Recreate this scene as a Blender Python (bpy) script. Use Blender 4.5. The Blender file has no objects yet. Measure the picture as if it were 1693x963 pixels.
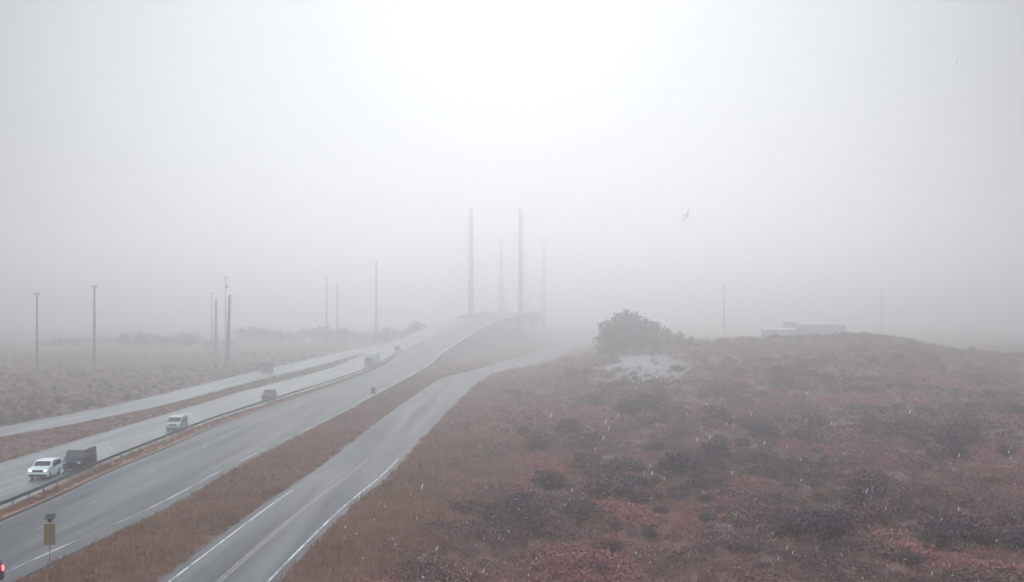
import bpy, bmesh, math, random
import numpy as np
from mathutils import Vector, Matrix

R = math.radians
random.seed(7)
rng = np.random.default_rng(11)
sc = bpy.context.scene
C = sc.collection

# ---------------------------------------------------------------- camera, sky, sun, exposure
F = 2160.0          # focal length in pixels of the 1693 px wide photograph
HY = 515.0          # row of the horizon
CAMZ = 17.0
cam_d = bpy.data.cameras.new('camera')
cam = bpy.data.objects.new('camera', cam_d)
C.objects.link(cam)
cam.location = (0, 0, CAMZ)
cam.rotation_euler = (R(90), 0, 0)
cam_d.sensor_width = 36.0
cam_d.lens = F / 1693.0 * 36.0
cam_d.shift_y = (HY - 481.5) / 1693.0
cam_d.clip_start = 0.3
cam_d.clip_end = 9000
sc.camera = cam

SUN_EL, SUN_AZ = 20.0, 0.0          # behind the cloud, straight ahead above the bridge
W = bpy.data.worlds.new('World')
sc.world = W
W.use_nodes = True
nt = W.node_tree
nt.nodes.clear()
wo = nt.nodes.new('ShaderNodeOutputWorld')
bg = nt.nodes.new('ShaderNodeBackground')
sky = nt.nodes.new('ShaderNodeTexSky')
sky.sky_type = 'NISHITA'
sky.sun_disc = False
sky.sun_elevation = R(SUN_EL)
sky.sun_rotation = R(SUN_AZ)
sky.air_density = 1.0
sky.dust_density = 4.0
hs = nt.nodes.new('ShaderNodeHueSaturation')
hs.inputs['Saturation'].default_value = 0.16
# cloud deck: brighter where the sun stands behind it
tc = nt.nodes.new('ShaderNodeTexCoord')
dot = nt.nodes.new('ShaderNodeVectorMath'); dot.operation = 'DOT_PRODUCT'
dot.inputs[1].default_value = (math.sin(R(-1)) * math.cos(R(14)), math.cos(R(-1)) * math.cos(R(14)), math.sin(R(14)))
ramp = nt.nodes.new('ShaderNodeMapRange')
ramp.interpolation_type = 'SMOOTHSTEP'
ramp.inputs['From Min'].default_value = 0.86
ramp.inputs['From Max'].default_value = 1.0
ramp.inputs['To Min'].default_value = 0.0
ramp.inputs['To Max'].default_value = 2.9
nz = nt.nodes.new('ShaderNodeTexNoise'); nz.inputs['Scale'].default_value = 3.0
nz.inputs['Detail'].default_value = 4
nzr = nt.nodes.new('ShaderNodeMapRange')
nzr.inputs['To Min'].default_value = 0.9; nzr.inputs['To Max'].default_value = 1.1
mul = nt.nodes.new('ShaderNodeMath'); mul.operation = 'MULTIPLY'
# overcast sky: much brighter overhead and behind than at the horizon ahead
sep = nt.nodes.new('ShaderNodeVectorMath'); sep.operation = 'DOT_PRODUCT'
sep.inputs[1].default_value = (0.0, -0.5, 0.866)
cie = nt.nodes.new('ShaderNodeMapRange'); cie.inputs['To Min'].default_value = 0.7; cie.inputs['To Max'].default_value = 19.0
nt.links.new(tc.outputs['Generated'], sep.inputs[0]); nt.links.new(sep.outputs['Value'], cie.inputs['Value'])
cadd = nt.nodes.new('ShaderNodeMath'); cadd.operation = 'ADD'
nt.links.new(ramp.outputs[0], cadd.inputs[0]); nt.links.new(cie.outputs[0], cadd.inputs[1])
col = nt.nodes.new('ShaderNodeVectorMath'); col.operation = 'SCALE'
col.inputs[0].default_value = (0.87, 1.0, 1.12)
mixw = nt.nodes.new('ShaderNodeMix'); mixw.data_type = 'RGBA'
mixw.inputs['Factor'].default_value = 0.94
L = nt.links.new
L(sky.outputs[0], hs.inputs['Color'])
L(tc.outputs['Generated'], dot.inputs[0])
L(dot.outputs['Value'], ramp.inputs['Value'])
L(tc.outputs['Generated'], nz.inputs['Vector'])
L(nz.outputs['Fac'], nzr.inputs['Value'])
L(cadd.outputs[0], mul.inputs[0]); L(nzr.outputs[0], mul.inputs[1])
L(mul.outputs[0], col.inputs['Scale'])
L(hs.outputs[0], mixw.inputs['A']); L(col.outputs[0], mixw.inputs['B'])
L(mixw.outputs['Result'], bg.inputs['Color'])
bg.inputs['Strength'].default_value = 0.1
L(bg.outputs[0], wo.inputs['Surface'])

sun_d = bpy.data.lights.new('sun', 'SUN')
sun_d.energy = 0.85
sun_d.angle = R(46)
sun_d.color = (1.0, 0.99, 0.98)
sun = bpy.data.objects.new('sun', sun_d)
C.objects.link(sun)
sun.rotation_euler = (R(-(90 - SUN_EL)), 0, R(-SUN_AZ))     # light comes from +Y, high, towards the camera

sc.view_settings.view_transform = 'Standard'
sc.view_settings.look = 'None'
sc.view_settings.gamma = 1
sc.view_settings.exposure = 0.02
sc.view_settings.use_curve_mapping = False
sc.render.engine = 'CYCLES'
sc.cycles.use_denoising = True
sc.cycles.max_bounces = 6
sc.cycles.diffuse_bounces = 2
sc.cycles.glossy_bounces = 2
sc.cycles.volume_bounces = 3
sc.cycles.transparent_max_bounces = 6
FOG = 0.0025

# ---------------------------------------------------------------- helpers
def px(x, y, z=0.0):
    """The spot of height z that the photograph shows at pixel (x, y), used to survey the site."""
    Y = F * (CAMZ - z) / (y - HY)
    return ((x - 846.5) * Y / F, Y, z)

def tag(o, label=None, cat=None, group=None, kind=None):
    if label: o['label'] = label
    if cat: o['category'] = cat
    if group: o['group'] = group
    if kind: o['kind'] = kind
    return o

def empty(name, loc=(0, 0, 0), rz=0.0):
    o = bpy.data.objects.new(name, None)
    C.objects.link(o)
    o.location = loc
    o.rotation_euler = (0, 0, rz)
    o.empty_display_size = 0.3
    return o

def link(name, me, parent=None):
    o = bpy.data.objects.new(name, me)
    C.objects.link(o)
    if parent: o.parent = parent
    return o

def np_mesh(name, v, f, mat, smooth=False):
    """mesh from numpy arrays; f is (m, 3) or (m, 4)"""
    me = bpy.data.meshes.new(name)
    k = f.shape[1]
    me.vertices.add(len(v)); me.vertices.foreach_set('co', np.asarray(v, np.float32).ravel())
    me.loops.add(f.size); me.loops.foreach_set('vertex_index', f.astype(np.int32).ravel())
    me.polygons.add(len(f)); me.polygons.foreach_set('loop_start', np.arange(0, f.size, k, dtype=np.int32))
    if smooth:
        me.polygons.foreach_set('use_smooth', np.ones(len(f), bool))
    me.update(calc_edges=True)
    me.materials.append(mat)
    return me

class MB:
    def __init__(self):
        self.bm = bmesh.new()
    def box(self, c, s, rot=None, taper=None):
        m = Matrix.Translation(c)
        if rot: m = m @ rot.to_4x4()
        r = bmesh.ops.create_cube(self.bm, size=1)
        for v in r['verts']:
            k = 1.0
            if taper and v.co.z > 0: k = taper
            v.co = m @ Vector((v.co.x * s[0] * k, v.co.y * s[1] * k, v.co.z * s[2]))
        return r['verts']
    def tube(self, a, b, r0, r1=None, n=10):
        r1 = r0 if r1 is None else r1
        a, b = Vector(a), Vector(b)
        d = b - a
        q = d.to_track_quat('Z', 'Y').to_matrix()
        ra, rb = [], []
        for i in range(n):
            t = 2 * math.pi * i / n
            u = q @ Vector((math.cos(t), math.sin(t), 0))
            ra.append(self.bm.verts.new(a + u * r0)); rb.append(self.bm.verts.new(b + u * r1))
        for i in range(n):
            j = (i + 1) % n
            self.bm.faces.new((ra[i], ra[j], rb[j], rb[i]))
        self.bm.faces.new(ra[::-1]); self.bm.faces.new(rb)
    def lathe(self, prof, axis='X', c=(0, 0, 0), n=24):
        """prof: (along, radius) list"""
        rings = []
        for a, r in prof:
            ring = []
            for i in range(n):
                t = 2 * math.pi * i / n
                p = (a, r * math.cos(t), r * math.sin(t)) if axis == 'X' else (r * math.cos(t), r * math.sin(t), a)
                ring.append(self.bm.verts.new(Vector(p) + Vector(c)))
            rings.append(ring)
        for p, q in zip(rings, rings[1:]):
            for i in range(n):
                j = (i + 1) % n
                self.bm.faces.new((p[i], p[j], q[j], q[i]))
        self.bm.faces.new(rings[0][::-1]); self.bm.faces.new(rings[-1])
    def prism(self, pts, fx, x0=-1.0, x1=1.0):
        """side outline pts (y, z) spread between fx(s, z) for s = x0 .. x1"""
        a = [self.bm.verts.new((fx(x0, z), y, z)) for y, z in pts]
        b = [self.bm.verts.new((fx(x1, z), y, z)) for y, z in pts]
        n = len(pts)
        for i in range(n):
            j = (i + 1) % n
            self.bm.faces.new((a[i], a[j], b[j], b[i]))
        self.bm.faces.new(a[::-1]); self.bm.faces.new(b)
    def slab(self, quad, t):
        """a flat piece of thickness t on its outside"""
        q = [Vector(p) for p in quad]
        nrm = (q[1] - q[0]).cross(q[-1] - q[0]).normalized()
        a = [self.bm.verts.new(p - nrm * 0.02) for p in q]
        b = [self.bm.verts.new(p + nrm * t) for p in q]
        n = len(q)
        for i in range(n):
            j = (i + 1) % n
            self.bm.faces.new((a[i], a[j], b[j], b[i]))
        self.bm.faces.new(a[::-1]); self.bm.faces.new(b)
    def bevel(self, w, seg=2):
        es = [e for e in self.bm.edges if len(e.link_faces) == 2 and e.calc_face_angle(0) > 0.3]
        bmesh.ops.bevel(self.bm, geom=es, offset=w, segments=seg, affect='EDGES', clamp_overlap=True)
        return self
    def mesh(self, name, mat, smooth=False):
        bmesh.ops.recalc_face_normals(self.bm, faces=self.bm.faces)
        me = bpy.data.meshes.new(name)
        self.bm.to_mesh(me); self.bm.free()
        me.materials.append(mat)
        if smooth:
            for p in me.polygons: p.use_smooth = True
        return me
    def build(self, name, mat, parent=None, smooth=False):
        return link(name, self.mesh(name, mat, smooth), parent)

def copy_tree(o, parent=None):
    c = o.copy(); C.objects.link(c); c.parent = parent
    for ch in list(o.children): copy_tree(ch, c)
    return c

# ---------------------------------------------------------------- materials
def mat(name, base, rough=0.6, metal=0.0, spec=0.5, emit=None, estr=0.0):
    m = bpy.data.materials.new(name); m.use_nodes = True
    b = m.node_tree.nodes['Principled BSDF']
    b.inputs['Base Color'].default_value = (*base, 1)
    b.inputs['Roughness'].default_value = rough
    b.inputs['Metallic'].default_value = metal
    b.inputs['Specular IOR Level'].default_value = spec
    if emit:
        b.inputs['Emission Color'].default_value = (*emit, 1)
        b.inputs['Emission Strength'].default_value = estr
    return m

def noise_mat(name, stops, scale=1.0, detail=6, rough=0.85, spec=0.2, scale2=None, k2=0.5, rnd=0.0, bump=0.0, stretch=None, dist=0.4):
    """colour ramp over one or two noises in world metres"""
    m = bpy.data.materials.new(name); m.use_nodes = True
    t = m.node_tree; b = t.nodes['Principled BSDF']; l = t.links.new
    geo = t.nodes.new('ShaderNodeNewGeometry')
    src = geo.outputs['Position']
    if stretch:
        mp = t.nodes.new('ShaderNodeMapping'); mp.inputs['Scale'].default_value = stretch
        l(src, mp.inputs['Vector']); src = mp.outputs[0]
    n = t.nodes.new('ShaderNodeTexNoise')
    n.inputs['Scale'].default_value = scale; n.inputs['Detail'].default_value = detail
    n.inputs['Distortion'].default_value = dist
    l(src, n.inputs['Vector'])
    fac = n.outputs['Fac']
    if scale2:
        n2 = t.nodes.new('ShaderNodeTexNoise'); n2.inputs['Scale'].default_value = scale2; n2.inputs['Detail'].default_value = 4
        l(src, n2.inputs['Vector'])
        mx = t.nodes.new('ShaderNodeMix'); mx.inputs['Factor'].default_value = k2
        l(fac, mx.inputs['A']); l(n2.outputs['Fac'], mx.inputs['B'])
        fac = mx.outputs['Result']
    if rnd:
        oi = t.nodes.new('ShaderNodeObjectInfo')
        ma = t.nodes.new('ShaderNodeMath'); ma.operation = 'MULTIPLY_ADD'; ma.inputs[1].default_value = rnd
        ms = t.nodes.new('ShaderNodeMath'); ms.operation = 'SUBTRACT'; ms.inputs[1].default_value = rnd / 2
        l(oi.outputs['Random'], ma.inputs[0]); l(fac, ma.inputs[2]); l(ma.outputs[0], ms.inputs[0])
        fac = ms.outputs[0]
    cr = t.nodes.new('ShaderNodeValToRGB')
    el = cr.color_ramp.elements
    el[0].position, el[0].color = stops[0][0], (*stops[0][1], 1)
    el[1].position, el[1].color = stops[-1][0], (*stops[-1][1], 1)
    for p, c in stops[1:-1]:
        e = el.new(p); e.color = (*c, 1)
    l(fac, cr.inputs[0]); l(cr.outputs[0], b.inputs['Base Color'])
    b.inputs['Roughness'].default_value = rough
    b.inputs['Specular IOR Level'].default_value = spec
    if bump:
        bp = t.nodes.new('ShaderNodeBump'); bp.inputs['Strength'].default_value = bump; bp.inputs['Distance'].default_value = 0.05
        l(fac, bp.inputs['Height']); l(bp.outputs[0], b.inputs['Normal'])
    return m

def wet_asphalt(name, base, r0, r1):
    m = bpy.data.materials.new(name); m.use_nodes = True
    t = m.node_tree; b = t.nodes['Principled BSDF']; l = t.links.new
    geo = t.nodes.new('ShaderNodeNewGeometry')
    mp = t.nodes.new('ShaderNodeMapping'); mp.inputs['Scale'].default_value = (1, 0.035, 1)
    l(geo.outputs['Position'], mp.inputs['Vector'])
    n = t.nodes.new('ShaderNodeTexNoise'); n.inputs['Scale'].default_value = 0.55; n.inputs['Detail'].default_value = 5
    l(mp.outputs[0], n.inputs['Vector'])
    rr = t.nodes.new('ShaderNodeMapRange'); rr.inputs['From Min'].default_value = 0.35; rr.inputs['From Max'].default_value = 0.65
    rr.inputs['To Min'].default_value = r0; rr.inputs['To Max'].default_value = r1
    l(n.outputs['Fac'], rr.inputs['Value']); l(rr.outputs[0], b.inputs['Roughness'])
    n2 = t.nodes.new('ShaderNodeTexNoise'); n2.inputs['Scale'].default_value = 1.3; n2.inputs['Detail'].default_value = 6
    l(mp.outputs[0], n2.inputs['Vector'])
    cr = t.nodes.new('ShaderNodeValToRGB')
    cr.color_ramp.elements[0].position = 0.3; cr.color_ramp.elements[0].color = (*[c * 0.75 for c in base], 1)
    cr.color_ramp.elements[1].position = 0.7; cr.color_ramp.elements[1].color = (*[c * 1.25 for c in base], 1)
    l(n2.outputs['Fac'], cr.inputs[0]); l(cr.outputs[0], b.inputs['Base Color'])
    n3 = t.nodes.new('ShaderNodeTexNoise'); n3.inputs['Scale'].default_value = 5.0; n3.inputs['Detail'].default_value = 3
    l(geo.outputs['Position'], n3.inputs['Vector'])
    bp = t.nodes.new('ShaderNodeBump'); bp.inputs['Strength'].default_value = 0.12; bp.inputs['Distance'].default_value = 0.02
    l(n3.outputs['Fac'], bp.inputs['Height']); l(bp.outputs[0], b.inputs['Normal'])
    b.inputs['Specular IOR Level'].default_value = 0.22
    return m

M = {}
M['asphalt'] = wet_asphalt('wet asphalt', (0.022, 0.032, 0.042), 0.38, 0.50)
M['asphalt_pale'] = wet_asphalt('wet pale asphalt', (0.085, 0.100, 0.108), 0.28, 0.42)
M['white_paint'] = noise_mat('worn white paint', [(0.44, (0.08, 0.085, 0.09)), (0.58, (0.60, 0.61, 0.61))], scale=0.13, rough=0.45, spec=0.4)
M['edge_paint'] = noise_mat('white road paint', [(0.36, (0.14, 0.145, 0.15)), (0.56, (0.60, 0.61, 0.61))], scale=0.5, rough=0.45, spec=0.4)
M['old_paint'] = noise_mat('nearly gone paint', [(0.4, (0.07, 0.075, 0.08)), (0.7, (0.22, 0.225, 0.23))], scale=0.3, rough=0.5, spec=0.3)
M['yellow_paint'] = noise_mat('worn yellow paint', [(0.35, (0.08, 0.08, 0.075)), (0.65, (0.42, 0.37, 0.28))], scale=1.2, rough=0.45, spec=0.4)
M['concrete'] = noise_mat('wet concrete', [(0.3, (0.20, 0.20, 0.20)), (0.7, (0.32, 0.32, 0.31))], scale=0.5, rough=0.6)
M['pylon'] = noise_mat('pylon concrete', [(0.3, (0.26, 0.26, 0.27)), (0.7, (0.34, 0.34, 0.35))], scale=0.2, rough=0.7)
M['galv'] = noise_mat('weathered zinc', [(0.3, (0.12, 0.125, 0.13)), (0.7, (0.22, 0.225, 0.23))], scale=2, rough=0.5)
M['bright_rail'] = noise_mat('bright zinc', [(0.3, (0.45, 0.46, 0.47)), (0.7, (0.62, 0.63, 0.64))], scale=2, rough=0.4)
M['pole_dark'] = noise_mat('dark weathered wood', [(0.3, (0.035, 0.035, 0.038)), (0.7, (0.07, 0.068, 0.07))], scale=1.5, rough=0.8)
M['pole_grey'] = noise_mat('grey weathered pole', [(0.3, (0.09, 0.085, 0.085)), (0.7, (0.14, 0.135, 0.135))], scale=1.5, rough=0.8)
M['white_car'] = mat('white car paint', (0.72, 0.74, 0.74), 0.25)
M['navy'] = mat('dark blue grey paint', (0.007, 0.012, 0.045), 0.3)
M['silver'] = mat('silver car paint', (0.36, 0.40, 0.39), 0.3)
M['grey_car'] = mat('grey car paint', (0.10, 0.105, 0.11), 0.3)
M['green_grey'] = mat('grey green truck paint', (0.14, 0.17, 0.16), 0.4)
M['box_white'] = mat('pale trailer skin', (0.55, 0.56, 0.56), 0.4)
M['glass'] = mat('dark car glass', (0.012, 0.014, 0.016), 0.08)
M['black'] = mat('black plastic', (0.02, 0.02, 0.021), 0.5)
M['tyre'] = mat('tyre rubber', (0.018, 0.018, 0.018), 0.7)
M['rim'] = mat('alloy rim', (0.35, 0.35, 0.36), 0.35, 0.8)
M['head'] = mat('lit headlight', (0.8, 0.8, 0.8), 0.2, emit=(1.0, 0.98, 0.92), estr=1.0)
M['head_off'] = mat('headlight lens', (0.6, 0.62, 0.62), 0.15)
M['tail'] = mat('tail light lens', (0.25, 0.02, 0.02), 0.2)
M['tail_on'] = mat('lit tail light', (0.5, 0.03, 0.03), 0.2, emit=(1.0, 0.10, 0.13), estr=5.0)
M['amber'] = noise_mat('amber sheeting', [(0.3, (0.15, 0.10, 0.055)), (0.7, (0.22, 0.14, 0.065))], scale=4, rough=0.6)
M['panel'] = mat('dark panel', (0.012, 0.013, 0.016), 0.35)
M['sign_back'] = mat('bare aluminium sign back', (0.10, 0.105, 0.11), 0.5, 0.3)
M['roof_white'] = noise_mat('white roof sheet', [(0.3, (0.68, 0.69, 0.7)), (0.7, (0.82, 0.83, 0.84))], scale=0.5, rough=0.4)
M['roof_grey'] = noise_mat('grey shingles', [(0.3, (0.14, 0.14, 0.15)), (0.7, (0.2, 0.2, 0.21))], scale=0.8, rough=0.8)
M['siding'] = noise_mat('grey siding', [(0.3, (0.26, 0.27, 0.28)), (0.7, (0.34, 0.35, 0.36))], scale=0.6, rough=0.7)
M['gull'] = noise_mat('grey gull feathers', [(0.35, (0.66, 0.67, 0.68)), (0.65, (0.78, 0.79, 0.8))], scale=6, rough=0.8)
M['gull_tip'] = mat('black beak', (0.03, 0.03, 0.03), 0.6)
M['sleet'] = mat('sleet', (0.85, 0.87, 0.88), 0.3)
M['stem'] = noise_mat('bleached dry stems', [(0.3, (0.34, 0.31, 0.28)), (0.7, (0.58, 0.56, 0.53))], scale=3, rough=0.8)
M['trunk'] = noise_mat('bark', [(0.3, (0.035, 0.03, 0.028)), (0.7, (0.07, 0.06, 0.055))], scale=3, rough=0.9)
M['evergreen'] = noise_mat('dark evergreen foliage', [(0.3, (0.030, 0.036, 0.030)), (0.7, (0.065, 0.068, 0.055))], scale=0.8, rough=0.8, rnd=0.2)
M['scrub_dark'] = noise_mat('dark bayberry foliage', [(0.3, (0.081, 0.051, 0.065)), (0.5, (0.116, 0.074, 0.087)), (0.75, (0.186, 0.100, 0.111))], scale=0.5, scale2=3, rough=0.8, rnd=0.5)
M['scrub_red'] = noise_mat('rust red heath', [(0.34, (0.085, 0.054, 0.053)), (0.43, (0.157, 0.084, 0.077)), (0.50, (0.218, 0.128, 0.106)), (0.55, (0.294, 0.124, 0.114)), (0.63, (0.380, 0.156, 0.148))], scale=0.055, scale2=0.8, k2=0.30, rough=0.85, detail=4, dist=1.0)
M['grass'] = noise_mat('wet winter grass', [(0.32, (0.165, 0.089, 0.061)), (0.5, (0.272, 0.146, 0.102)), (0.7, (0.371, 0.201, 0.143))], scale=0.12, scale2=1.2, k2=0.45, rough=0.85)
M['marsh'] = noise_mat('marsh grass', [(0.32, (0.054, 0.039, 0.032)), (0.5, (0.083, 0.060, 0.049)), (0.7, (0.115, 0.084, 0.064))], scale=0.05, scale2=0.6, k2=0.4, rough=0.85)
M['water'] = mat('inlet water', (0.09, 0.10, 0.105), 0.6, spec=0.15)

# ---------------------------------------------------------------- road survey (metres)
GY = np.arange(0, 1600, 4.0)
def table(pts, smooth=9):
    p = np.array(pts, float)
    v = np.interp(GY, p[:, 0], p[:, 1])
    k = np.hanning(smooth + 2)[1:-1]; k /= k.sum()
    vp = np.pad(v, smooth // 2, mode='edge')
    v = np.convolve(vp, k, 'valid')
    return lambda y: np.interp(y, GY, v)

med_l = table([(0, -43), (60, -43.2), (119, -43.6), (145, -45.3), (173, -46.0), (204, -46.2), (311, -42.4), (400, -41.4), (460, -40.2), (527, -36.5), (600, -29.1), (680, -19.6), (746, -9.6), (900, 2), (1036, 8), (1600, 20)])
med_r = table([(0, -41), (60, -41.2), (119, -41.8), (145, -43.2), (158, -42.8), (185, -43.9), (204, -44.0), (311, -40.6), (400, -39.8), (460, -38.8), (527, -35.5), (600, -28.1), (680, -18.4), (746, -8.6), (900, 3), (1036, 9), (1600, 21)])
hw_r = table([(0, -33), (60, -32), (90, -31), (113, -29.6), (142, -30), (182, -29.0), (240, -27.8), (325, -26.4), (432, -25), (480, -22.9), (540, -19.6), (600, -15), (680, -5), (746, 5.0), (900, 17), (1036, 23), (1600, 36)], 7)
hw_l = table([(0, -57.5), (276, -57), (400, -53.5), (480, -51.5), (600, -42), (680, -33), (746, -24), (900, -12), (1036, -6), (1600, 6)])
zh = table([(0, 0), (400, 0), (460, 2.2), (527, 4.6), (600, 8), (680, 12.5), (746, 14.5), (900, 16), (1036, 14.5), (1300, 6), (1600, 3)], 21)
sv_l = table([(0, -84), (100, -80), (150, -78), (191, -75), (212, -73), (240, -71.5), (340, -72), (437, -71.5), (700, -70), (1600, -60)], 5)
sv_r = table([(0, -78), (100, -75), (150, -72), (177, -69.3), (190, -66.8), (230, -63.2), (264, -62.7), (340, -62.8), (370, -61), (700, -60), (1600, -50)], 5)
sr_l = table([(0, -22.6), (82, -22.3), (117, -21.9), (138, -21.0), (193, -20.6), (246, -20), (331, -18.2), (383, -9.6), (453, -1.2), (510, 7.2), (656, 22), (800, 50), (1600, 300)], 7)
sr_r = table([(0, -14.6), (84, -14.6), (113, -14.0), (136, -12.6), (196, -11.5), (260, -9.8), (306, -8.3), (360, -4.8), (399, 3.6), (490, 17), (583, 26), (656, 32), (800, 62), (1600, 312)], 7)

def sstep(a, b, x):
    t = np.clip((x - a) / (b - a), 0, 1)
    return t * t * (3 - 2 * t)

def waves(x, y):
    return (np.sin(x * 0.21 + 1.3 + 1.7 * np.sin(y * 0.05)) * np.sin(y * 0.17 + 0.8 * np.sin(x * 0.09)) * 0.5
            + np.sin(x * 0.47 + y * 0.31) * np.sin(y * 0.39 - x * 0.11 + 2) * 0.25
            + np.sin(x * 0.083 - y * 0.061 + 0.5) * 0.6)

CREST_X = np.array([-400, 8, 18, 28, 40, 56, 75, 90, 108, 121, 132, 157, 190, 500])
CREST_Z = np.array([0, 0.3, 1.6, 3.6, 5.6, 6.5, 6.8, 8.2, 9.0, 7.2, 4.6, 1.6, 1.0, 0.8])
def ground_z(x, y):
    x = np.asarray(x, float); y = np.asarray(y, float)
    # highway embankment
    l, r, z0 = hw_l(y), hw_r(y), zh(y)
    emb_l = z0 - np.maximum(0, (l - 0.5) - x) / 2.2
    dr = np.maximum(0, x - (r - 2.2))
    wall = sstep(440, 470, y)
    emb_r = z0 - dr * (0.5 * (1 - wall) + 9.0 * wall)
    land = np.maximum(0, np.minimum(emb_l, emb_r) - 0.10)
    land *= 1 - sstep(705, 722, y)
    # heath and dune ridge right of the side road
    off = x - sr_r(y)
    near = sstep(1.5, 14, off) * (1 - sstep(640, 740, y))
    xx = x * 400.0 / np.clip(y, 270, 480)
    crest = np.interp(xx, CREST_X, CREST_Z)
    prof = sstep(170, 402, y) * (1 - 0.45 * sstep(450, 600, y))
    dune = crest * prof * near
    rough = waves(x, y) * 0.55 * near * (1 + 0.3 * prof)
    left = sstep(3, 25, sv_l(y) - x)
    rough2 = (waves(x * 0.6, y * 0.6) * 0.4 + 0.2) * left
    z = land + np.maximum(dune + rough, -0.3) + rough2 - 0.06
    # inlet
    inl = sstep(752, 775, y) * (1 - sstep(985, 1010, y))
    return z - inl * 3.0

# ---------------------------------------------------------------- ground
gx = np.unique(np.concatenate([np.arange(-2200, -300, 60), np.arange(-300, -90, 6), np.arange(-90, 130, 1.6), np.arange(130, 320, 6), np.arange(320, 2201, 60)]))
gy = np.unique(np.concatenate([np.arange(-200, 40, 30), np.arange(40, 420, 2.4), np.arange(420, 820, 4), np.arange(820, 1100, 10), np.arange(1100, 3201, 60)]))
XX, YY = np.meshgrid(gx, gy)
ZZ = ground_z(XX, YY)
gv = np.stack([XX.ravel(), YY.ravel(), ZZ.ravel()], 1)
nx, ny = len(gx), len(gy)
idx = np.arange(nx * ny).reshape(ny, nx)
gf = np.stack([idx[:-1, :-1].ravel(), idx[:-1, 1:].ravel(), idx[1:, 1:].ravel(), idx[1:, :-1].ravel()], 1)

def ground_material():
    m = bpy.data.materials.new('heath ground'); m.use_nodes = True
    t = m.node_tree; b = t.nodes['Principled BSDF']; l = t.links.new
    geo = t.nodes.new('ShaderNodeNewGeometry')
    def noise(scale, det=6, dist=0.3):
        n = t.nodes.new('ShaderNodeTexNoise'); n.inputs['Scale'].default_value = scale
        n.inputs['Detail'].default_value = det; n.inputs['Distortion'].default_value = dist
        l(geo.outputs['Position'], n.inputs['Vector']); return n.outputs['Fac']
    def rmp(f, stops):
        cr = t.nodes.new('ShaderNodeValToRGB'); el = cr.color_ramp.elements
        el[0].position, el[0].color = stops[0][0], (*stops[0][1], 1)
        el[1].position, el[1].color = stops[-1][0], (*stops[-1][1], 1)
        for p, c in stops[1:-1]:
            e = el.new(p); e.color = (*c, 1)
        l(f, cr.inputs[0]); return cr.outputs[0]
    def mix(f, a, bb):
        mx = t.nodes.new('ShaderNodeMix'); mx.data_type = 'RGBA'
        l(f, mx.inputs['Factor']); l(a, mx.inputs['A']); l(bb, mx.inputs['B']); return mx.outputs['Result']
    big = rmp(noise(0.045), [(0.35, (0.121, 0.068, 0.055)), (0.5, (0.166, 0.086, 0.071)), (0.65, (0.191, 0.092, 0.081))])
    small = rmp(noise(0.7), [(0.3, (0.076, 0.044, 0.038)), (0.5, (0.150, 0.080, 0.066)), (0.75, (0.216, 0.115, 0.097))])
    f = t.nodes.new('ShaderNodeValue'); f.outputs[0].default_value = 0.5
    base = mix(f.outputs[0], big, small)
    # added pale patch: colour standing in for a water drop's bright lens blur
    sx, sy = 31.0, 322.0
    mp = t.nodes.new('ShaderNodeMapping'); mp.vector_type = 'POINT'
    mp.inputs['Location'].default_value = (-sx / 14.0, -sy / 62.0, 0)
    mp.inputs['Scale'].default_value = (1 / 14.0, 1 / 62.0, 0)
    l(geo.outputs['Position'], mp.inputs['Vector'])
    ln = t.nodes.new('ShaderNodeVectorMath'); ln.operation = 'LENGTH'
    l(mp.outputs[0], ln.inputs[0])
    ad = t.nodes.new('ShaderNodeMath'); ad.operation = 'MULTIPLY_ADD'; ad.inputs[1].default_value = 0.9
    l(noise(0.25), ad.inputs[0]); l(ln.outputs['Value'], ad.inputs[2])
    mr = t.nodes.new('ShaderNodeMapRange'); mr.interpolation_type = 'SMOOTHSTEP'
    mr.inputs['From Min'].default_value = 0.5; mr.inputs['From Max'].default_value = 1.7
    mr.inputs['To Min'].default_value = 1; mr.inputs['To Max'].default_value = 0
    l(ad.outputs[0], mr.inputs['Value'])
    drop_blur = rmp(noise(0.9), [(0.3, (0.25, 0.25, 0.25)), (0.7, (0.36, 0.36, 0.36))])
    l(mix(mr.outputs[0], base, drop_blur), b.inputs['Base Color'])
    b.inputs['Roughness'].default_value = 0.85
    b.inputs['Specular IOR Level'].default_value = 0.25
    bp = t.nodes.new('ShaderNodeBump'); bp.inputs['Strength'].default_value = 0.6; bp.inputs['Distance'].default_value = 0.15
    l(noise(1.5), bp.inputs['Height']); l(bp.outputs[0], b.inputs['Normal'])
    return m
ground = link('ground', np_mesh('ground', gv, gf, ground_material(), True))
tag(ground, 'brown heath and dune ground under the whole misty scene', 'ground', kind='structure')

def strip(name, lf, rf, y0, y1, zf, material, kind='structure', step=4.0, thick=0.0):
    ys = np.arange(y0, y1 + 0.01, step)
    l_, r_, z = lf(ys), rf(ys), zf(ys)
    v = np.concatenate([np.stack([l_, ys, z], 1), np.stack([r_, ys, z], 1)])
    n = len(ys); i = np.arange(n - 1)
    f = np.stack([i, i + n, i + n + 1, i + 1], 1)
    o = link(name, np_mesh(name, v, f, material))
    o['kind'] = kind
    return o
zr = lambda y: zh(y) + 0.02
zs = lambda y: zh(y) * 0 + 0.02
tag(strip('highway', med_r, hw_r, -60, 708, zr, M['asphalt']), 'wet dark highway lanes leading away to the bridge', 'road')
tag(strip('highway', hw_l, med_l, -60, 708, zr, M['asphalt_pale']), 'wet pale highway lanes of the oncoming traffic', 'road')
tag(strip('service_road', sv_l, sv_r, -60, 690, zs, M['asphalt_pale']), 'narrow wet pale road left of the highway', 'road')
tag(strip('side_road', sr_l, sr_r, -60, 730, zs, M['asphalt']), 'two lane wet side road right of the highway, bending right in the mist', 'road')
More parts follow.
